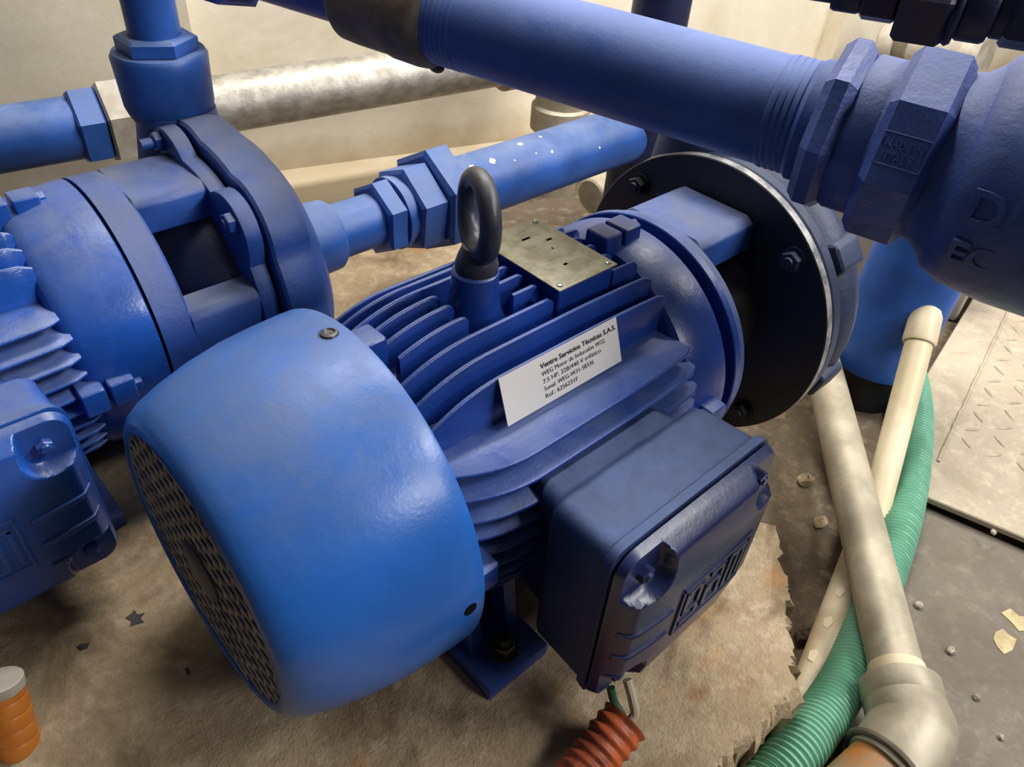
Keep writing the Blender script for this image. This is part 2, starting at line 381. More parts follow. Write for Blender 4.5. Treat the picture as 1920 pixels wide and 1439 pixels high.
# ------------------------------------------------------------------ the motor (built twice)
XA = V((1, 0, 0))
def make_motor(O, pal, label, full=True):
    O = V(O)
    T = lambda g: ([V(v)+O for v in g[0]], g[1])
    mt = thing('electric_motor', label, 'motor', O+V((.13, 0, PZ-O.z)), 'electric motors on the plinth')
    mm = pal['body']
    def ro(x):
        a = max(0, (.075-x)/.075); b = max(0, (x-.14)/.11)
        return .1275-.020*a**2.2-.004*b**2
    # housing core
    part('housing', T(lathe([(-.004, .094), (.0, .097), (.25, .097), (.262, .09)], (0, 0, 0), XA, 96)), mm, mt)
    # fins
    def fin(y, x0, x1, vert, sgn=1, rtrim=0.):
        n = 26; rings = []
        for i in range(n+1):
            x = x0+(x1-x0)*i/n
            R = ro(x)-rtrim
            e = min(1, max(0.0, (x1-x)/.006)); 
            h = math.sqrt(max(1e-6, R*R-y*y))*(1 if e >= 1 else (.965+.035*math.sqrt(e)))
            rt = math.sqrt(max(1e-6, .0955**2-min(abs(y), .0945)**2)); rt = max(rt-.004, .0)
            if rt > h-.004: rt = h-.012
            tr, tt = .0034, .0015
            prof = [(y-tr, rt), (y-tt-.0003, h-.0016), (y-tt*.5, h-.0004), (y+tt*.5, h-.0004), (y+tt+.0003, h-.0016), (y+tr, rt)]
            rings.append([V((x, p, q*sgn)) if vert else V((x, q*sgn, p)) for p, q in prof])
        part('cooling_fin', T(loft(rings)), mm, mt, 50)
    ys = [-.0655+.01638*k for k in range(9)]
    for k, y in enumerate(ys):
        segs = [(.004, .247)]
        if -.04 < y < .055: segs = [(.004, .150), (.216, .247)]
        if abs(y) < .023: segs = [(.022 if abs(y) < .02 else .004, .082), (.124, .150), (.216, .232)]
        for s0, s1 in segs: fin(y, s0, s1, True)
        fin(y, .004, .247, True, -1, .01)
    for z in (.068, .0525, .037, .0215, .006, -.0095, -.025, -.0405, -.056, -.070):
        fin(z, .004, .247 if z > .06 else .25, False, -1, 0 if z > .03 else .002)
        fin(z, .004, .25, False, 1)
    # terminal-box neck
    # end shield and joint
    if not full:
        part('end_shield', T(lathe([(.243, .092), (.2435, .108), (.247, .1135), (.256, .1180), (.275, .1225), (.305, .1245), (.3105, .1245), (.3118, .1225), (.3118, .09)], (0, 0, 0), XA, 96)), mm, mt)
        part('joint_ring', T(lathe([(.3110, .1215), (.3140, .1215)], (0, 0, 0), XA, 96)), 'fanhub', mt)
    if full: part('end_shield', T(lathe([(.243, .092), (.2435, .108), (.247, .1135), (.256, .1165), (.284, .1185), (.2915, .1180), (.2935, .116), (.2935, .1075), (.3045, .1075)], (0, 0, 0), XA, 96)), mm, mt)
    if full: part('joint_ring', T(lathe([(.3040, .105), (.3040, .1185), (.3050, .1195), (.3120, .1195), (.3137, .118), (.3137, .09)], (0, 0, 0), XA, 96, False, False)), mm, mt)
    # lugs
    lug = lambda x0, x1, th, r0, r1, hw: prism([(-hw, r0), (hw, r0), (hw*.9, r1), (-hw*.9, r1)], (x0, 0, 0), (0, math.sin(th), -math.cos(th)), (0, math.cos(th), math.sin(th)), (x1-x0, 0, 0))
    for th in (PI/2-.03, PI, -PI/2, 0):
        part('bolt_lug', T(bev(lug(.001, .021, th, .09, .1285, .0125), .003, 3)), mm, mt)
        part('bolt_lug', T(bev(lug(.236, .256, th, .09, .1300, .0135), .003, 3)), mm, mt)
        part('bolt_lug', T(bev(lug(.259, .280, th, .09, .1300, .0135), .003, 3)), mm, mt)
        part('lug_bolt', T(hexa((.279, math.cos(th)*.1215, math.sin(th)*.1215), XA, .007, .0065)), mm, mt)
    # fan cover
    prof = [(.0, .1345), (-.0, .1368), (-.002, .1374), (-.012, .1374), (-.03, .1366), (-.055, .1345), (-.08, .1300), (-.103, .1236), (-.118, .1178), (-.1265, .1125), (-.1305, .1075), (-.1320, .1025), (-.1310, .1000), (-.128, .0985), (-.10, .0990)]
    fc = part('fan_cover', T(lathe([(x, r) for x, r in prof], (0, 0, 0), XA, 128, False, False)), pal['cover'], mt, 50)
    # grille: expanded-metal diamonds
    gx = -.1290; R0 = .0995; strands = []
    pitch = .0138; sl = .10
    for fam in (0, 1):
        d = V((0, 1, sl)).normalized() if fam == 0 else V((0, sl, 1)).normalized(); nrm = V((0, -d.z, d.y))
        for k in range(-12, 13):
            c = (k+.5)*pitch
            if abs(c) > R0-.004: continue
            hl_ = math.sqrt(R0*R0-c*c); m0 = V((gx+(fam-.5)*.0008, 0, 0))+nrm*c
            strands.append(tube([m0-d*hl_, m0+d*hl_], .00092, 6))
    part('fan_grille', T(merge(*strands)), 'grille', fc, 60)
    part('grille_disc', T(lathe([(-.0018, .0225), (-.0012, .0235), (0, .0235)], (gx-.0012, 0, 0), XA, 40)), 'grillecap', fc)
    part('fan_rotor', T(lathe([(.0, .03), (.004, .085), (.006, .0975), (.03, .0975)], (-.075, 0, 0), XA, 40)), 'fanhub', fc)
    for k in range(8):
        th = 2*PI*k/8
        part('fan_blade', T(prism([(-.0015, .02), (.0015, .02), (.0015, .096), (-.0015, .096)], (-.095, 0, 0), (0, -math.sin(th), math.cos(th)), (0, math.cos(th), math.sin(th)), (.03, 0, 0))), 'fanhub', fc)
    for th in (PI/2-.065, PI, 0, -PI/2):
        c = V((-.0125, math.cos(th)*.1366, math.sin(th)*.1366)); dd = V((0, math.cos(th), math.sin(th)))
        if th == PI: part('screw_hole', T(merge(lathe([(0, .0035), (.0008, .0052), (.0012, .0048), (.0004, .003)], c, dd, 16, False, False), lathe([(.0003, .0042), (.0011, .0042)], c, dd, 16))), 'fanhub', fc)  # hole is not cut; its inner shade is a black filled disc
        else:
            sc = part('cover_screw', T(merge(lathe([(-.002, .0066), (.0006, .0064), (.0018, .0056), (.0024, .0040), (.0014, .0032), (.0012, .001)], c, dd, 20), lathe([(-.002, .0085), (.0002, .0082), (.0006, .0072)], c, dd, 20, False, False))), 'eye' if full else mm, fc)
    # feet
    for fx in (.012, .170):
        for sy in (-1, 1):
            f = part('foot', T(merge(bev(prism([(fx, .062*1), (fx+.064, .062), (fx+.064, .138), (fx, .138)], (0, 0, PZ-O.z), (1, 0, 0), (0, sy, 0), (0, 0, .016)), .002, 2),
                bev(prism([(.055, PZ-O.z), (.112, PZ-O.z), (.106, PZ-O.z+.02), (.095, -.05), (.055, -.05)], (fx+.008, 0, 0), (0, sy, 0), (0, 0, 1), (.012, 0, 0)), .001, 1),
                bev(prism([(.055, PZ-O.z), (.112, PZ-O.z), (.106, PZ-O.z+.02), (.095, -.05), (.055, -.05)], (fx+.046, 0, 0), (0, sy, 0), (0, 0, 1), (.012, 0, 0)), .001, 1))), mm, mt)
            b = V((fx+.032, sy*.118, PZ-O.z+.016))
            part('foot_bolt', T(merge(lathe([(0, .0125), (.002, .0125)], b, (0, 0, 1), 20), hexa(b+V((0, 0, .002)), (0, 0, 1), .008, .0095), cyl(b+V((0, 0, .01)), b+V((0, 0, .02)), .005, 12))), 'brass', f)
    # terminal box
    x0, x1, z0, z1 = .0455, .2125, -.090, .066
    def ring(y, ins, r): return [V((u, y, v)) for u, v in rrect(x0+ins, x1-ins, z0+ins, z1-ins, r)]
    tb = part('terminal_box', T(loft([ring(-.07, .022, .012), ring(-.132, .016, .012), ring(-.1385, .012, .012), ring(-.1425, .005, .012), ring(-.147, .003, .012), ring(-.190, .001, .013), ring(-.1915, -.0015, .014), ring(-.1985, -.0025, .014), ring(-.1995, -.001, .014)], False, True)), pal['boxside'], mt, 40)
    part('box_gasket', T(loft([ring(-.199, .002, .012), ring(-.2015, .002, .012)], False, False)), 'fanhub', tb)
    # cover face with corner pockets: height field over the rounded rectangle
    NX, NZ = 120, 112; vs = []; fs = []
    px = [x0+.002, x1-.002]; pz = [z0+.002, z1-.002]
    cxs = (x0+x1)/2; czs = (z0+z1)/2; hx = (x1-x0)/2+.0015; hz = (z1-z0)/2+.0015; rc = .016
    pockets = [(sx*(hx-.0215), sz*(hz-.0215)) for sx in (-1, 1) for sz in (-1, 1)]
    def sd(u, v):
        qx = abs(u)-(hx-rc); qz = abs(v)-(hz-rc)
        return math.hypot(max(qx, 0), max(qz, 0))+min(max(qx, qz), 0)-rc
    def hgt(u, v):
        d = -sd(u, v)
        if d <= 0: return 0.
        k = min(1, d/.0125); kk = min(1, d/.055); h = .0035+.0115*(k*k*(3-2*k))**.8+.006*(1-(1-kk)**2)
        k2 = min(1, d/.0025); h = h*k2**.4
        for a_, b_ in pockets:
            # pocket open towards its own corner
            du = (u-a_)*math.copysign(1, a_); dv = (v-b_)*math.copysign(1, b_)
            uu = min(du, 0) if du < 0 else du*.35; ww = min(dv, 0) if dv < 0 else dv*.35
            r = math.hypot(uu, ww)
            k3 = min(1, max(0, (r-.0145)/.0075)); k3 = k3*k3*(3-2*k3)
            h = min(h, .0065+.02*k3)
        return h
    for j in range(NZ+1):
        for i in range(NX+1):
            u = -hx+2*hx*i/NX; v = -hz+2*hz*j/NZ
            # pull grid onto the rounded outline
            qx = abs(u)-(hx-rc); qz = abs(v)-(hz-rc)
            if qx > 0 and qz > 0:
                m = max(qx, qz); l = math.hypot(qx, qz)
                if l > 0: u = math.copysign(hx-rc+qx*m/l, u); v = math.copysign(hz-rc+qz*m/l, v)
            vs.append(V((cxs+u, -.2013-hgt(u, v), czs+v)))
    for j in range(NZ):
        for i in range(NX): fs.append((j*(NX+1)+i, j*(NX+1)+i+1, (j+1)*(NX+1)+i+1, (j+1)*(NX+1)+i))
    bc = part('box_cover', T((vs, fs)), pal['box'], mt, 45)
    for a_, b_ in pockets:
        c = V((cxs+a_, -.2072, czs+b_))
        part('cover_bolt', T(merge(hexa(c, (0, -1, 0), .006, .0062, .1), lathe([(.006, .0045), (.0075, .003)], c, (0, -1, 0), 12))), pal['box'], bc)
    def bar(u0, v0, u1, v1, wdt, h=.0015):
        A = V((u0, 0, v0)); B = V((u1, 0, v1)); d = (B-A).normalized(); sd2 = V((0, 1, 0)).cross(d)*(wdt/2); rings = []
        for i in range(9):
            p = A+(B-A)*(i/8); r = []
            for q, e in ((-1, -.0012), (-.9, h*.8), (-.5, h), (.5, h), (.9, h*.8), (1, -.0012)):
                w_ = p+sd2*q; r.append(V((w_.x, -.2013-hgt(w_.x-cxs, w_.z-czs)-e, w_.z)))
            rings.append(r)
        return loft(rings)
    mir = (lambda x: x) if full else (lambda x: 2*cxs-x)
    for k in range(3):
        zz = -.004-.0255*k
        part('cover_rib', T(bar(mir(x0+.003), zz, mir(x0+((.046, .046, .017)[k] if full else .048)), zz, .0046, .0022)), pal['box'], bc)
    # emblem: square frame with the maker's three letters, cast upside down
    ex0, ex1, ez0, ez1 = (.103, .183, -.044, .006) if full else (2*cxs-.183, 2*cxs-.103, -.044, .006)
    L = []
    for q in ((ex0, ez0, ex1, ez0), (ex0, ez1, ex1, ez1), (ex0, ez0, ex0, ez1), (ex1, ez0, ex1, ez1)): L.append(bar(*q, .0036))
    fw, fh = ex1-ex0, ez1-ez0
    def st(a, b, c, d, wdt=.0052): L.append(bar(ex0+fw*a, ez0+fh*b, ex0+fw*c, ez0+fh*d, wdt))
    # rotated g
    st(.09, .86, .09, .40); st(.06, .40, .30, .40); st(.28, .86, .28, .14); st(.06, .84, .30, .84); st(.06, .16, .30, .16)
    # rotated e
    st(.40, .84, .62, .84); st(.60, .86, .60, .14); st(.38, .16, .62, .16); st(.40, .14, .40, .60); st(.38, .58, .60, .58)
    # rotated w
    st(.70, .84, .95, .84); st(.71, .86, .71, .14); st(.82, .86, .82, .14); st(.93, .86, .93, .14)
    part('cover_emblem', T(merge(*L)), pal['box'], bc)
    # lifting eye on its boss
    part('eye_boss', T(lathe([(.088, .030), (.104, .0245), (.116, .0195), (.134, .0175), (.146, .0168), (.1475, .015)], (.102, 0, 0), (0, 0, 1), 36)), mm, mt)
    dv = V((-.36, -.93, 0)).normalized(); cen = V((.103, 0, .1885)); rp = []
    for i in range(40):
        th = 2*PI*i/40; rp.append(cen+dv*math.cos(th)*.0235+V((0, 0, 1))*math.sin(th)*.0255)
    rad = [.0074+.0012*max(0, -math.sin(2*PI*i/40)) for i in range(40)]
    part('lifting_eye', T(merge(tube(rp, rad, 16, closed=True), lathe([(.1465, .0155), (.152, .0155), (.158, .0138), (.166, .0105)], (.103, 0, 0), (0, 0, 1), 28))), 'eye' if full else mm, mt)
    # nameplate pad + plate
    part('plate_pad', T(bev(box((.153, -.036, .085), (.213, .051, .1285)), .001, 1)), mm, mt)
    npl = part('nameplate', T(bev(box((.1505, -.0385, .1285), (.2145, .0535, .1298)), .0015, 2)), 'plate' if full else mm, mt)
    for u, v in ((.156, -.033), (.209, -.033), (.156, .048), (.209, .048)):
        part('rivet', T(lathe([(0, .0024), (.001, .0022), (.0015, .001)], (u, v, .1297), (0, 0, 1), 14)), 'steel', npl)
    if full:
        rl = random.Random(3); bars = []
        for i in range(7):
            y = -.027+i*.0115
            for j in range(rl.randint(2, 4)):
                xx = .163+rl.uniform(0, .034); ll = rl.uniform(.004, .012)
                bars.append(box((xx, y, y*0+.1297), (min(xx+ll, .205), y+.0022, .12995)))
        part('worn_lettering', T(merge(*bars)), 'plate', npl)
    return mt, T

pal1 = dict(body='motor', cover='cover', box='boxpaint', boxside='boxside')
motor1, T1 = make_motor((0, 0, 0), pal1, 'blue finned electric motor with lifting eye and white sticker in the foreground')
pal2 = dict(body='motor2', cover='motor2', box='motor2', boxside='motor2')
motor2, T2 = make_motor((-.364, .35, -.013), pal2, 'bright blue electric motor cut off by the left edge of the photo', False)

# white sticker on the upper side of the foreground motor (QR code left out)
TL, TR = V((.0625, -.0690, .1100)), V((.1795, -.0690, .1100)); BL, BR = V((.0690, -.0815, .0765)), V((.1875, -.0815, .0765))
ux = (TR-TL).normalized(); uy = (TL-BL); uy = (uy-ux*uy.dot(ux)).normalized(); nn = ux.cross(uy)
sw = .1175; sh = .0360; O0 = BL-ux*.004
def sh_pt(u, v, e=0.): return O0+ux*u+uy*v+nn*e
vs = [sh_pt(0, 0), sh_pt(sw, 0), sh_pt(sw, sh), sh_pt(0, sh)]; vs += [p-nn*.0005 for p in vs]
stk = part('sticker', (vs, [(0, 1, 2, 3), (7, 6, 5, 4), (0, 4, 5, 1), (1, 5, 6, 2), (2, 6, 7, 3), (3, 7, 4, 0)]), 'label', motor1, label='white printed paper sticker')
lines = [('Ventra Servicios Técnicas S.A.S.', .0054, .0275, .078, .00012), ('WEG Motor de Inducolón W22,', .0048, .0217, .066, 0), ('7.5 HP, 22B/440 V trifático', .0048, .0160, .060, 0), ('Sonal: WEG-W31-58336', .0048, .0103, .051, 0), ('Rof.: 6256231F', .0048, .0046, .033, 0)]
for s, sz, v, wid, bo in lines:
    g, wdd = text_geo(s, sz, (0, 0, 0), (1, 0, 0), (0, 1, 0))
    k = wid/wdd
    g, _ = text_geo(s, sz, sh_pt(.037, v), ux, uy, .0003, bo, k)
    part('printed_line', g, 'ink', stk)

# ------------------------------------------------------------------ pumps
def bracket(O, x0, x1, mat, root, ths, r=.1165, wallr=.024, fw=.008):
    O = V(O); gs = []
    gs.append(lathe([(x0, .075), (x0, r), (x0+fw, r), (x0+fw+.003, r-.004), (x0+fw+.003, .075)], O, XA, 72, False, False))
    for th0 in ths:
        t = V((0, -math.sin(th0), math.cos(th0))); rd = V((0, math.cos(th0), math.sin(th0)))
        gs.append(bev(prism([(-.045, r-.014-wallr), (.045, r-.014-wallr), (.045, r-.010), (.036, r-.004), (-.036, r-.004), (-.045, r-.010)], O+V((x0+fw, 0, 0)), t, rd, V((x1-x0-fw, 0, 0))), .002, 1))
    return part('bracket', merge(*gs), mat, root)
# --- pump of the foreground motor
p1 = thing('centrifugal_pump', 'dark pump with a large black round flange behind the foreground motor', 'pump', (.44, 0, PZ), 'centrifugal pumps on the plinth')
bracket((0, 0, 0), .3142, .404, 'pump2', p1, (PI/2, 1.5*PI))
part('seal_housing', lathe([(.325, .03), (.345, .04), (.375, .062), (.404, .075)], (0, 0, 0), XA, 48), 'blackflange', p1)
fl = part('black_flange', lathe([(.404, .06), (.404, .1475), (.4050, .1485)], (0, 0, 0), XA, 128, False, False), 'blackflange', p1, label='large round black painted flange')
part('flange_rim', lathe([(.4050, .1485), (.4125, .1490), (.4135, .1475), (.4135, .10)], (0, 0, 0), XA, 128, False, False), 'flangeedge', fl)
for th in (PI/4, 3*PI/4, 5*PI/4, 7*PI/4):
    c = V((.404, math.cos(th)*.129, math.sin(th)*.129))
    part('flange_bolt', merge(lathe([(0, .0125), (.0015, .0125)], c, (-1, 0, 0), 20), hexa(c+V((-.0015, 0, 0)), (-1, 0, 0), .0075, .0098), lathe([(0, .0055), (.003, .005)], c+V((-.009, 0, 0)), (-1, 0, 0), 12)), 'volute' if th == 3*PI/4 else 'blackflange', fl)
vo = part('volute', lathe([(.4135, .143), (.419, .1475), (.430, .1475), (.436, .140), (.441, .136), (.449, .141), (.462, .1455), (.476, .142), (.486, .131), (.492, .10), (.495, .06)], (0, 0, 0), XA, 96), 'volute', p1)
for th in (3*PI/4+.12, PI+.30, PI*1.25, PI/4):
    c = V((0, math.cos(th), math.sin(th)))
    part('volute_lug', bev(prism([(-.020, .12), (.020, .12), (.014, .152), (-.014, .152)], V((.436, 0, 0)), (0, -math.sin(th), math.cos(th)), c, V((.040, 0, 0))), .006, 3), 'volute', vo)
# discharge neck towards the header
part('discharge_neck', lathe([(.0, .052), (.06, .044), (.10, .044)], (.455, .06, .09), (0, 0, 1), 40), 'volute', p1)
# suction elbow standing behind
EZ = -.20; EB = WZ(1640, 672, EZ)
dome = [(EZ*0+.0, .056), (.004, .064), (.03, .064), (.036, .060), (.32, .060)]+[(.32+.055*math.sin(a_*PI/16), .060*math.cos(a_*PI/16)) for a_ in range(1, 8)]
single('suction_standpipe', lathe(dome, (EB.x, EB.y, EZ), (0, 0, 1), 40), 'pipe', 'thick blue upright pipe behind the dark pump beside the white plastic pipe', 'pipe')
single('suction_stub', lathe([(0, .050), (EZ-FZ, .050)], (EB.x, EB.y, FZ), (0, 0, 1), 36), 'blackflange', 'short black pipe stub under the thick blue upright pipe', 'pipe')

# --- left pump
OY, OZ = .35, -.013
p2 = thing('centrifugal_pump', 'dusty blue pump with angular bolted casing beside the left motor', 'pump', (.06, OY, PZ), 'centrifugal pumps on the plinth')
bracket((0, OY, OZ), -.0500, .044, 'pump2', p2, (0, PI/2, PI, 1.5*PI), r=.1245, fw=.026)
part('seal_housing', lathe([(-.03, .032), (-.012, .052), (.01, .084), (.03, .096), (.044, .098)], (0, OY, OZ), XA, 48), 'darkfit', p2)
def oct_ring(R, lug, a_off=0., n=120):
    out = []
    for i in range(n):
        th = 2*PI*i/n; r = R
        for k in range(6):
            d = abs((th-a_off-PI/3*k+PI) % (2*PI)-PI)
            if d < .30: r = max(r, R+lug*(math.cos(d/.30*PI/2))**.7)
        out.append((r*math.cos(th), r*math.sin(th)))
    return out
ring2 = oct_ring(.126, .024, PI/2-.32); ring3 = oct_ring(.140, .012, PI/2-.32)
part('front_plate', bev(prism(ring2, (.042, OY, OZ), (0, 1, 0), (0, 0, 1), (.016, 0, 0)), .002, 2, 50), 'pump2', p2)
part('casing_gasket', prism([(a*.95, b*.95) for a, b in ring2], (.0575, OY, OZ), (0, 1, 0), (0, 0, 1), (.004, 0, 0)), 'fanhub', p2)
rg = []
for x, s in ((.0610, .98), (.0635, 1.0), (.090, 1.0), (.100, .985)): rg.append([V((x, OY+a*s, OZ+b*s)) for a, b in ring3])
for x, r in ((.110, .131), (.120, .116), (.128, .088), (.132, .055)):
    rg.append([V((x, OY+r*math.cos(2*PI*i/120), OZ+r*math.sin(2*PI*i/120))) for i in range(120)])
part('volute', loft(rg), 'pump2', p2, 30)
for k in range(6):
    th = PI/2-.32+PI/3*k; c = V((.042, OY+math.cos(th)*.137, OZ+math.sin(th)*.137))
    part('casing_bolt', merge(hexa(c, (-1, 0, 0), .008, .0098), cyl(c+V((-.008, 0, 0)), c+V((-.02, 0, 0)), .0055, 12) if k == 0 else lathe([(.008, .005), (.010, .004)], c, (-1, 0, 0), 12)), 'pump2', p2)
part('suction_neck', lathe([(.118, .052), (.140, .046), (.158, .0415), (.186, .0405), (.190, .038)], (0, OY, OZ), XA, 48), 'pipe', p2)
part('discharge_boss', lathe([(0, .050), (.05, .042), (.075, .038)], (.076, .430, .055), (0, 0, 1), 40), 'pump2', p2)
part('pump_foot', bev(box((.05, OY-.06, PZ), (.11, OY+.06, OZ-.10)), .004, 2), 'pump2', p2)
# discharge riser of the left pump
rx, ry = .074, .437
ris = thing('discharge_riser', 'vertical blue riser with wide reducer and hex bushing above the left pump', 'pipe', (rx, ry, .12))
part('reducer', lathe([(.0, .034), (.012, .040), (.02, .0425), (.055, .0440), (.066, .0445), (.070, .042)], (rx, ry, .115), (0, 0, 1), 48), 'pipe', ris)
part('hex_bushing', hexa((rx, ry, .184), (0, 0, 1), .015, .0375, .06, a0=.55), 'pipe', ris, 20)
part('riser_pipe', cyl((rx, ry, .198), (rx, ry, .42), .0238, 40), 'pipe', ris)
part('top_collar', lathe([(0, .029), (.003, .0335), (.02, .0335), (.023, .030)], (rx, ry, .272), (0, 0, 1), 40), 'pipe', ris)

# suction line of the left pump
sl = thing('suction_pipe', 'blue suction pipe with chipped paint and stacked hex unions', 'pipe', (.45, OY, OZ-.045))
part('nipple', cyl((.186, OY, OZ), (.252, OY, OZ), .0315, 40), 'pipe', sl)
part('hex_union', hexa((.247, OY, OZ), XA, .025, .046, .05), 'pipe', sl, 20)
part('union_collar', lathe([(.272, .041), (.273, .044), (.280, .044), (.281, .042), (.288, .042)], (0, OY, OZ), XA, 48), 'pipe', sl)
part('hex_union', hexa((.287, OY, OZ), XA, .037, .055, .05, a0=.1), 'pipe', sl, 20)
part('hex_union', hexa((.323, OY, OZ), XA, .038, .067, .05), 'pipe', sl, 20)
part('pipe_length', cyl((.355, OY, OZ), (.722, OY, OZ), .0415, 48), 'pipe', sl)
pl_ = [(975, 271, .0055), (1013, 257, .0035), (923, 303, .0065), (885, 313, .005), (1035, 285, .003), (965, 301, .0018), (1124, 277, .0025), (1005, 288, .002), (870, 291, .002)]
for k, (cx_, cy_, sz_) in enumerate(pl_):
    d = RX*((cx_-960)/FPX) + RY*((cy_-719.5)/FPX) + RZ
    a_ = d.y**2+d.z**2; y0_ = CAM.y-OY; z0_ = CAM.z-OZ; b_ = 2*(y0_*d.y+z0_*d.z); c_ = y0_**2+z0_**2-.0415**2
    h_ = CAM+d*((-b_-math.sqrt(max(0, b_*b_-4*a_*c_)))/(2*a_)); nv = V((0, h_.y-OY, h_.z-OZ)).normalized(); tv = XA.cross(nv); r_ = random.Random(k)
    part('bare_patch', prism([(.8*sz_*r_.uniform(.7, 1.15)*math.cos(2*PI*i/9), sz_*r_.uniform(.5, .85)*math.sin(2*PI*i/9)) for i in range(9)], h_-nv*.0006, XA, tv, nv*.0010), 'label', sl)
# vertical blue manifold
mx, my = .738, OY
mf = thing('manifold_riser', 'vertical blue pipe with a tee collar behind the black flange', 'pipe', (mx, my, FZ))
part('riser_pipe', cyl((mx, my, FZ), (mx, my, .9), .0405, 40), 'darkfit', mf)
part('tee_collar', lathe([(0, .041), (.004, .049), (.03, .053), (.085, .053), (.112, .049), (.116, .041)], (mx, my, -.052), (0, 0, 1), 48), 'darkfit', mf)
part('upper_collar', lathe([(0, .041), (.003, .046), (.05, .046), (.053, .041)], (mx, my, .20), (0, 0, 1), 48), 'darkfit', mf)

# ------------------------------------------------------------------ header pipe and valve over the foreground pump
H2 = V((.3207, -.0892, .2399)); hd = V((.2835, -.9585, -.0299)).normalized()
def H(t): return H2+hd*t
def hl(prof, n=64, **k): return lathe(prof, H2, hd, n, **k)
hp = thing('header_pipe', 'thick blue header pipe crossing above the foreground motor', 'pipe', H(-.15)-V((0, 0, .0385)))
part('pipe_length', hl([(-.31, .0385), (.02, .0385)]), 'header', hp)
pr_ = [(-.305, .0392)]
for k in range(6): pr_ += [(-.303+k*.005, .0390), (-.3005+k*.005, .0391), (-.2995+k*.005, .0386)]
part('thread_rings', hl(pr_), 'header', hp)
pr_ = [(-.012, .0387)]
for k in range(4): pr_ += [(-.010+k*.005, .0396), (-.0075+k*.005, .0398), (-.0065+k*.005, .0391)]
part('thread_rings', hl(pr_+[(.012, .042), (.021, .042)]), 'header', hp)
part('mould_seam', tube([H(-.27)+V((.0, 0, .0)) + (V((0,0,1))*.030-V((1,0,.0))*.0243), H(-.02)+(V((0,0,1))*.030-V((1,0,0))*.0243)], .0006, 6), 'header', hp)
cp = thing('taped_coupling', 'dark brown taped coupling on the thick blue header pipe', 'coupling', H(-.36)-V((0, 0, .044)))
part('tape_band', hl([(-.405, .0375), (-.40, .0415), (-.385, .0425), (-.35, .0428), (-.342, .0445), (-.318, .0450), (-.309, .044), (-.303, .0395)]), 'rubber', cp)
part('drip', merge(sphere(H(-.312)-V((0, 0, .0435)), .006, 12, 8, (1, 1.6, .9)), sphere(H(-.300)-V((0, 0, .039)), .004, 10, 7, (1, 1.5, .8))), 'rubber', cp)
part('rag_fold', bev(prism([(-.345, .0435), (-.313, .046), (-.309, .046), (-.338, .0435)], H2, hd, (V((0, 0, -1))*.35-V((1, 0, 0))*.94).normalized(), V((0, 0, .004))), .0008, 1), 'rubber', cp)
hs = thing('feeder_pipe', 'narrower blue pipe with hex nut at the top edge left of the taped coupling', 'pipe', H(-.5)-V((0, 0, .031)))
part('pipe_length', hl([(-.75, .031), (-.40, .031)]), 'valve', hs)
part('hex_nut', hexa(H(-.585), hd, .045, .049, .08, a0=.3), 'valve', hs, 20)
# check valve
cv = thing('check_valve', 'large blue check valve with cast lettering at the right edge', 'valve', H(.12)-V((0, 0, .08)))
REF = (lambda d: (d-hd*d.dot(hd)).normalized())(CAM-H(.08))
part('union_nut', hexa(H(.020), hd, .021, .060, .10, ref=REF, n=8, a0=.30), 'valve', cv, 20)
part('neck', hl([(.040, .050), (.044, .0525), (.060, .0525), (.064, .056)]), 'valve', cv)
hx = part('hex_body', hexa(H(.062), hd, .039, .0665, .08, ref=REF, n=8, a0=PI/8), 'valve', cv, 20)
part('throat', hl([(.100, .055), (.108, .057), (.116, .064)]), 'valve', cv)
body = part('valve_body', hl([(.112, .058), (.120, .070), (.135, .0765), (.165, .080), (.215, .080), (.245, .074), (.262, .062), (.268, .062)]), 'valve', cv)
bt = H(.165)
part('bonnet', lathe([(.06, .040), (.085, .040), (.088, .03), (.10, .027), (.20, .027)], bt, (V((0, 0, 1))-hd*hd.z).normalized(), 36), 'darkfit', cv)
# lettering on the hex flat and the body, facing the viewer
def face_dir(t):
    d = (CAM-H(t)); d = d-hd*d.dot(hd); return d.normalized()
def roll(v, ang): return Matrix.Rotation(ang, 3, hd) @ v
fn = REF
rr = .0665*math.cos(PI/8); up = -(hd.cross(fn)); 
if up.dot(-RY) < 0: up = -up
c0 = H(.0645)+fn*rr
g1, w1 = text_geo('MADE IN', .0072, c0+hd*.0045-up*.0015, hd, up, .0005, .0002, .82); 
g2, w2 = text_geo('ITALY', .0072, c0+hd*.0075-up*.0095, hd, up, .0005, .0002, .9)
fr = []
for (u0, v0, u1, v1) in ((.0025, .007, .031, .007), (.0025, -.0125, .031, -.0125), (.0025, -.0125, .0025, .007), (.031, -.0125, .031, .007)):
    A = c0+hd*u0+up*v0; B = c0+hd*u1+up*v1; fr.append(tube([A, B], .0006, 6))
def solid(g, nvec, h):
    n = len(g[0]); vs = list(g[0])+[v-nvec*h for v in g[0]]; fs = list(g[1])
    cnt = {}
    for f in g[1]:
        for i in range(len(f)):
            a_, b_ = f[i], f[(i+1) % len(f)]; cnt[(a_, b_)] = 1
    for (a_, b_) in list(cnt):
        if (b_, a_) not in cnt: fs.append((a_, a_+n, b_+n, b_))
    return vs, fs
part('cast_lettering', merge(solid(g1, fn, .002), solid(g2, fn, .002), *fr), 'valve', hx)
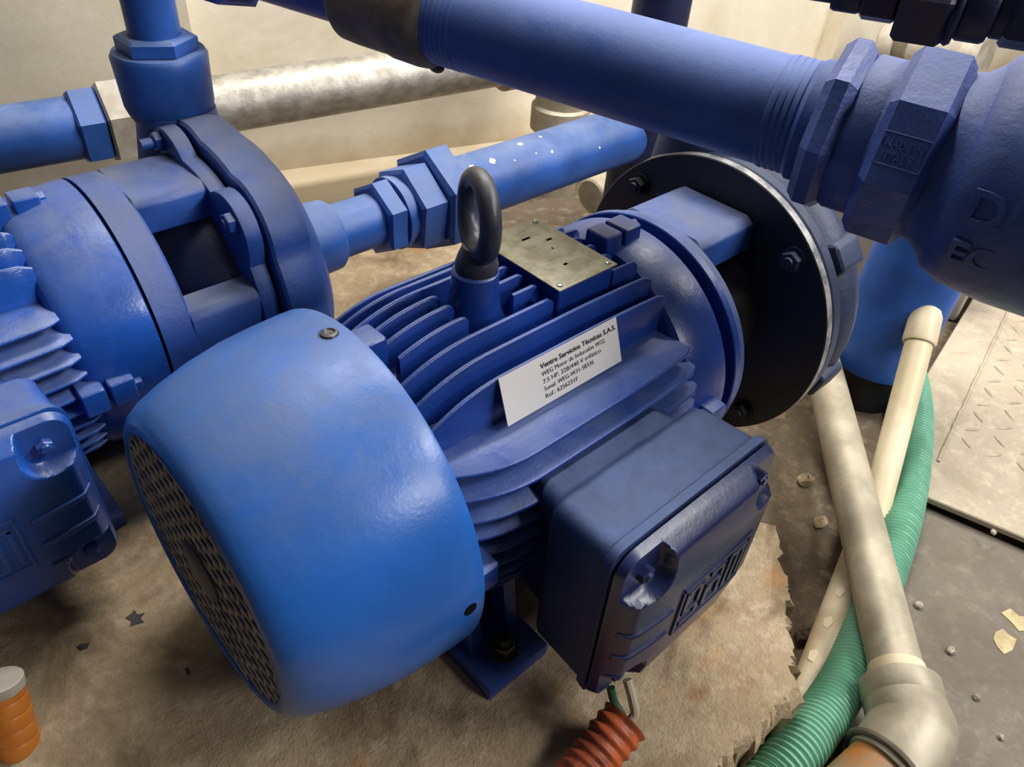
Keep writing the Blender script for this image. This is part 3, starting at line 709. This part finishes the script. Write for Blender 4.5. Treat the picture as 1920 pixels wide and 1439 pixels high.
# letters wrapped onto the round body
def wrapped(s, size, t0, ang, R, bold):
    g, wdt = text_geo(s, size, (0, 0, 0), (1, 0, 0), (0, 1, 0), 0, bold)
    f0 = roll(face_dir(.16), ang); u0 = -(hd.cross(f0))
    if u0.dot(-RY) < 0: u0 = -u0
    def m(v, h):
        th = v.y/R; dirv = f0*math.cos(th)+u0*math.sin(th); return H(t0+v.x)+dirv*(R+h)
    n = len(g[0]); vs = [m(v, .0016) for v in g[0]]+[m(v, -.001) for v in g[0]]; fs = list(g[1]); cnt = {}
    for f in g[1]:
        for i in range(len(f)): cnt[(f[i], f[(i+1) % len(f)])] = 1
    for (a_, b_) in list(cnt):
        if (b_, a_) not in cnt: fs.append((a_, a_+n, b_+n, b_))
    return vs, fs
sgn = 1
part('cast_lettering', merge(wrapped('DU', .030, .126, .40, .0772, .0006), wrapped('ECO', .024, .128, .78, .0772, .0005)), 'valve', body)
# dark small-bore fittings above the valve
d0 = W(1540, -38, .43); d1 = W(1960, 22, .395); dd = (d1-d0).normalized(); LL = (d1-d0).length
df = thing('small_bore_fittings', 'dark blue string of small hex fittings at the upper right corner', 'pipe fitting', d0+dd*LL*.5-V((0, 0, .02)))
def D_(a, b, ra): return lathe([(LL*a, ra*.81), (LL*a+.002, ra*.86), (LL*b-.002, ra*.86), (LL*b, ra*.81)], d0, dd, 28)
part('nipple', D_(-.35, .16, .0125), 'darkfit', df)
part('collar', D_(.08, .22, .0165), 'darkfit', df)
part('hex_nut', hexa(d0+dd*LL*.22, dd, LL*.17, 0.0176, .1, a0=.2), 'darkfit', df, 20)
part('hex_nut', hexa(d0+dd*LL*.39, dd, LL*.23, 0.0258, .1, a0=.45), 'darkfit', df, 20)
part('collar', D_(.62, .66, .0265), 'darkfit', df)
part('valve_barrel', D_(.66, .80, .0225), 'darkfit', df)
part('collar', D_(.80, .92, .0185), 'darkfit', df)
part('hex_nut', hexa(d0+dd*LL*.86, dd, LL*.30, 0.0202, .1, a0=.1), 'darkfit', df, 20)
# grey pipe with coupling far behind the valve
q0 = W(1660, 78, 1.75); q1 = W(1845, 112, 1.62)
gp = thing('grey_drain_pipe', 'pale grey pipe with a coupling ring far behind the large valve', 'pipe', (q0+q1)/2-V((0, 0, .06)))
part('pipe_length', cyl(q0, q1, .058, 40, .006), 'grey', gp)
part('coupling_ring', cyl(q0+(q1-q0)*.18, q0+(q1-q0)*.36, .061, 40, .006), 'rubber', gp)

# ------------------------------------------------------------------ galvanised line on the wall side
ga = W(-120, 282, 1.04); gb = W(600, 165, 1.29); gdir = (gb-ga).normalized()
def G(px_t): return ga+gdir*px_t
Lg = (gb-ga).length
bp_ = thing('wall_side_pipe', 'blue pipe end with hex nut at the left edge behind the left motor', 'pipe', ga+V((0, 0, -.045)))
part('pipe_length', cyl(ga-gdir*.2, ga+gdir*.192, .0440, 44), 'pipe', bp_)
part('hex_nut', hexa(ga+gdir*.172, gdir, .038, .0565, .06, a0=.15), 'pipe', bp_, 20)
gk = single('grey_union', hexa(ga+gdir*.211, gdir, .058, .062, .05, a0=.12), 'grey', 'pale grey hexagonal union beside the blue pipe end', 'coupling', ang=20)
gz = thing('galvanised_pipe', 'shiny galvanised pipe running along the back wall', 'pipe', gb-V((0, 0, .045)))
ge = W(1000, 103, 1.42)
part('pipe_length', cyl(ga+gdir*.2695, ge, .0435, 48), 'galv', gz)
part('union_ring', lathe([(-.075, .0435), (-.072, .053), (-.03, .053), (-.027, .046), (-.01, .046)], ge, gdir, 40), 'galvdull', gz)
vt = W(1062, 105, 1.40)
vb = V((vt.x, vt.y, FZ))
eb = spline([ge-gdir*.02, ge+gdir*.02, vt+V((0, 0, -.035)), vt+V((0, 0, -.09))], 10)
part('elbow', tube(eb, .050, 36), 'galvdull', gz)
gv = thing('galvanised_riser', 'vertical galvanised pipe under the elbow by the back wall', 'pipe', vb)
part('pipe_length', cyl(vb, vt+V((0, 0, -.08)), .0455, 40), 'galvdull', gv)
part('socket', lathe([(0, .046), (.003, .056), (.045, .056), (.050, .050)], vt+V((0, 0, -.135)), (0, 0, 1), 40), 'galvdull', gv)
ev = W(1128, 360, 1.35)
single('pipe_stub', merge(cyl(ev-V((.03, .0, 0)), ev+V((.03, 0, 0)), .03, 28, .003), cyl(ev+V((.03, 0, 0)), ev+V((.3, -.05, 0)), .022, 24)), 'galvdull', 'small galvanised stub pipe beside the vertical galvanised pipe', 'pipe')

# ------------------------------------------------------------------ floor-level pipes at the right
zc = -.190
gA = WZ(1535, 655, zc); gB = WZ(1682, 1262, zc); gd = (gB-gA).normalized()
fp = thing('floor_pipe', 'dull galvanised floor pipe ending in a heavy elbow at the lower right', 'pipe', (gA+gB)/2-V((0, 0, .024)))
part('pipe_length', cyl(gA, gB+gd*.03, .0235, 40), 'galvdull', fp)
part('thread_ring', cyl(gB-gd*.004, gB+gd*.014, .0248, 36), 'pvc', fp)
ca = WZ(1687, 1286, zc); cb = WZ(1708, 1372, zc); cc = WZ(1672, 1432, zc-.004); cdn = WZ(1600, 1500, zc-.01)
path = spline([ca, (ca+cb)/2+(cb-ca)*.05, cb, cc, WZ(1655, 1450, zc-.006)], 10)
ebow = part('elbow', merge(tube(path, [.0320+.003*math.sin(PI*i/(len(path)-1)) for i in range(len(path))], 36), lathe([(-.004, .030), (-.001, .0345), (.016, .0350), (.020, .0325)], ca, (cb-ca).normalized(), 40)), 'galvdull', fp)
ed = (WZ(1560, 1540, zc-.012)-cc).normalized()
eq = WZ(1660, 1443, zc-.006)
part('elbow_lip', tube([eq+(frame(ed)[1]*math.cos(2*PI*i/32)+frame(ed)[2]*math.sin(2*PI*i/32))*.0345 for i in range(32)], .0032, 8, closed=True), 'rubber', fp)
single('rusty_pipe', cyl(eq-ed*.006, eq+ed*.25, .0290, 36), 'rust', 'rusty orange pipe coming out of the elbow at the bottom edge', 'pipe')
# white pvc pipe
pA = W(1738, 586, .97); pB = WZ(1640, 962, -.238)
pv = thing('pvc_pipe', 'clean white plastic pipe with rounded end cap leaning behind the green hose', 'pipe', pB-V((0, 0, .0165)))
pdv = (pB-pA).normalized()
part('pipe_length', cyl(pA+pdv*.03, pB+pdv*.02, .0162, 32), 'pvc', pv)
part('end_cap', lathe([(-.014, .004), (-.0125, .010), (-.008, .0162), (0, .0192), (.034, .0198), (.038, .0185), (.038, .0165)], pA+pdv*.006, pdv, 36), 'pvc', pv, 60)
pC = WZ(1648, 930, -.243); pD = WZ(1478, 1400, -.243)
po = thing('old_pvc_pipe', 'scuffed tan plastic pipe lying between the plinth and the green hose', 'pipe', pD-V((0, 0, .0165)))
pd2 = (pD-pC).normalized()
part('pipe_length', cyl(pC+pd2*.03, pD+pd2*.12, .0165, 32), 'pvcold', po)
rl = random.Random(5)
for k in range(7):
    t = .14+.045*k; c = pC+pd2*t; th = rl.uniform(-.5, .5); nd = (CAM-c).normalized(); nd = (nd-pd2*nd.dot(pd2)).normalized(); sd_ = pd2.cross(nd)
    nv = (nd*math.cos(th)+sd_*math.sin(th)); tv = pd2.cross(nv)
    part('scuff', prism([(-.008, -.002), (.0, -.005), (.009, -.002), (.006, .003), (-.004, .004)], c+nv*.0160, pd2, tv, nv*.001), 'pvc', po)
# green corrugated hose
hpts = [WZ(1697, 655, -.236), WZ(1716, 760, -.237), WZ(1712, 860, -.2385), WZ(1688, 985, -.2385), WZ(1632, 1150, -.234), WZ(1585, 1275, -.222), WZ(1505, 1395, -.203), WZ(1440, 1470, -.203), WZ(1390, 1540, -.204)]
hq = resample(spline(hpts, 40), .0008)
rad = [.0203+.0018*math.cos(2*PI*i/7) for i in range(len(hq))]
single('corrugated_hose', tube(hq, rad, 28), 'hose', 'green corrugated hose winding between the pipes on the floor', 'hose', ang=80)
# orange conduits and wires
c0_, c1_ = WZ(1172, 1352, -.118), WZ(1100, 1440, -.130); c2_ = WZ(1010, 1560, -.132)
cq = resample(spline([c0_, c1_, c2_], 30), .0012)
rad = [.0178+.0011*math.cos(2*PI*i/7.5) for i in range(len(cq))]
single('cable_conduit', tube(cq, rad, 28), 'redorange', 'dirty red orange conduit under the terminal box of the foreground motor', 'conduit', ang=80)
bxp = V((.085, -.2, -.088))
single('cable', tube(spline([WZ(1145, 1290, -.095), WZ(1152, 1318, -.105), c0_+V((-.002, .001, .004)), c0_+(c1_-c0_)*.2], 10), .0032, 10), 'wgreen', 'dark green wire entering the red orange conduit', 'wire')
single('cable', tube(spline([WZ(1176, 1275, -.095), WZ(1186, 1312, -.105), c0_+V((.006, -.003, .004)), c0_+(c1_-c0_)*.2+V((.004, 0, 0))], 10), .0036, 10), 'wwhite', 'pale wire entering the red orange conduit', 'wire')
o0, o1 = W(-4, 1266, .545), W(50, 1450, .575)
od = (o1-o0).normalized()
oc = thing('orange_conduit', 'bright orange flexible conduit with grey collar at the lower left corner', 'conduit', o1)
cq = resample([o0+od*.012, o1+od*.1], .001)
rad = [.0146+.00012*math.cos(2*PI*i/12) - (.0006 if i % 12 == 6 else 0) for i in range(len(cq))]
part('conduit_tube', tube(cq, rad, 32), 'orange', oc, 60)
part('end_collar', cyl(o0+od*.004, o0+od*.013, .0150, 32, .001), 'grey', oc)

# ------------------------------------------------------------------ debris
def stone(px, py, z, s, name, label, mat='stone', flatk=.6):
    c = WZ(px, py, z); r = random.Random(int(px*7+py)); g = sphere(c+V((0, 0, s*flatk*.8)), s, 8, 6, (1, .8, flatk))
    g = ([v+V((r.uniform(-.2, .2), r.uniform(-.2, .2), r.uniform(-.12, .12)))*s for v in g[0]], g[1])
    single(name, g, mat, label, 'debris', None, 'loose grit on the floor', 20)
stone(1722, 1138, FZ+.004, .0055, 'stone_chip', 'white angular stone chip on the steel floor sheet')
stone(1782, 1224, FZ+.004, .005, 'pebble', 'small grey pebble on the steel floor sheet', 'galvdull')
stone(1862, 1000, FZ+.022, .004, 'stone_chip', 'tiny pale chip beside the edge of the tread plate')
stone(1830, 1310, FZ+.004, .004, 'stone_chip', 'pale chip low down right of the heavy elbow')
stone(1876, 1385, FZ+.004, .0035, 'stone_chip', 'tiny pale chip nearest the lower right corner')
stone(1508, 905, FZ, .012, 'rubble_lump', 'tan rubble lump on the floor left of the floor pipe', 'plinth')
stone(1535, 985, FZ, .010, 'rubble_lump', 'tan rubble lump behind the plinth edge', 'plinth')
stone(1505, 1195, FZ, .014, 'rubble_lump', 'dark rubble lump in the gap beside the plinth', 'floor')
def flake(pix, z, label):
    P = [WZ(a, b, z) for a, b in pix]
    single('paint_flake', prism([(p.x, p.y) for p in P], (0, 0, z), (1, 0, 0), (0, 1, 0), (0, 0, .0006)), 'flake', label, 'debris', None, 'loose grit on the floor')
flake([(1866, 1186), (1880, 1180), (1892, 1192), (1906, 1200), (1898, 1220), (1882, 1228), (1868, 1212), (1862, 1198)], FZ+.0042, 'cream peeled paint patch on the steel floor sheet')
flake([(1876, 1150), (1894, 1142), (1910, 1156), (1936, 1160), (1934, 1184), (1910, 1184), (1896, 1168)], FZ+.0042, 'cream peeled paint patch cut by the right edge')

def splat(pix, label):
    P = [WZ(a, b, PZ) for a, b in pix]
    single('paint_splat', prism([(p.x, p.y) for p in P], (0, 0, PZ-.0002), (1, 0, 0), (0, 1, 0), (0, 0, .0006)), 'splat', label, 'paint spot', None, 'dark spots on the plinth')
splat([(234, 1160), (246, 1152), (252, 1144), (258, 1153), (272, 1150), (264, 1160), (270, 1168), (254, 1172), (244, 1176), (246, 1166)], 'dark grey star shaped paint spot on the plinth beside the grille')
splat([(143, 1214), (152, 1208), (168, 1207), (164, 1216), (150, 1221)], 'small black oval spot on the plinth below the left motor')
splat([(346, 1256), (354, 1252), (358, 1262), (352, 1268)], 'tiny dark spot on the plinth left of the fan cover')
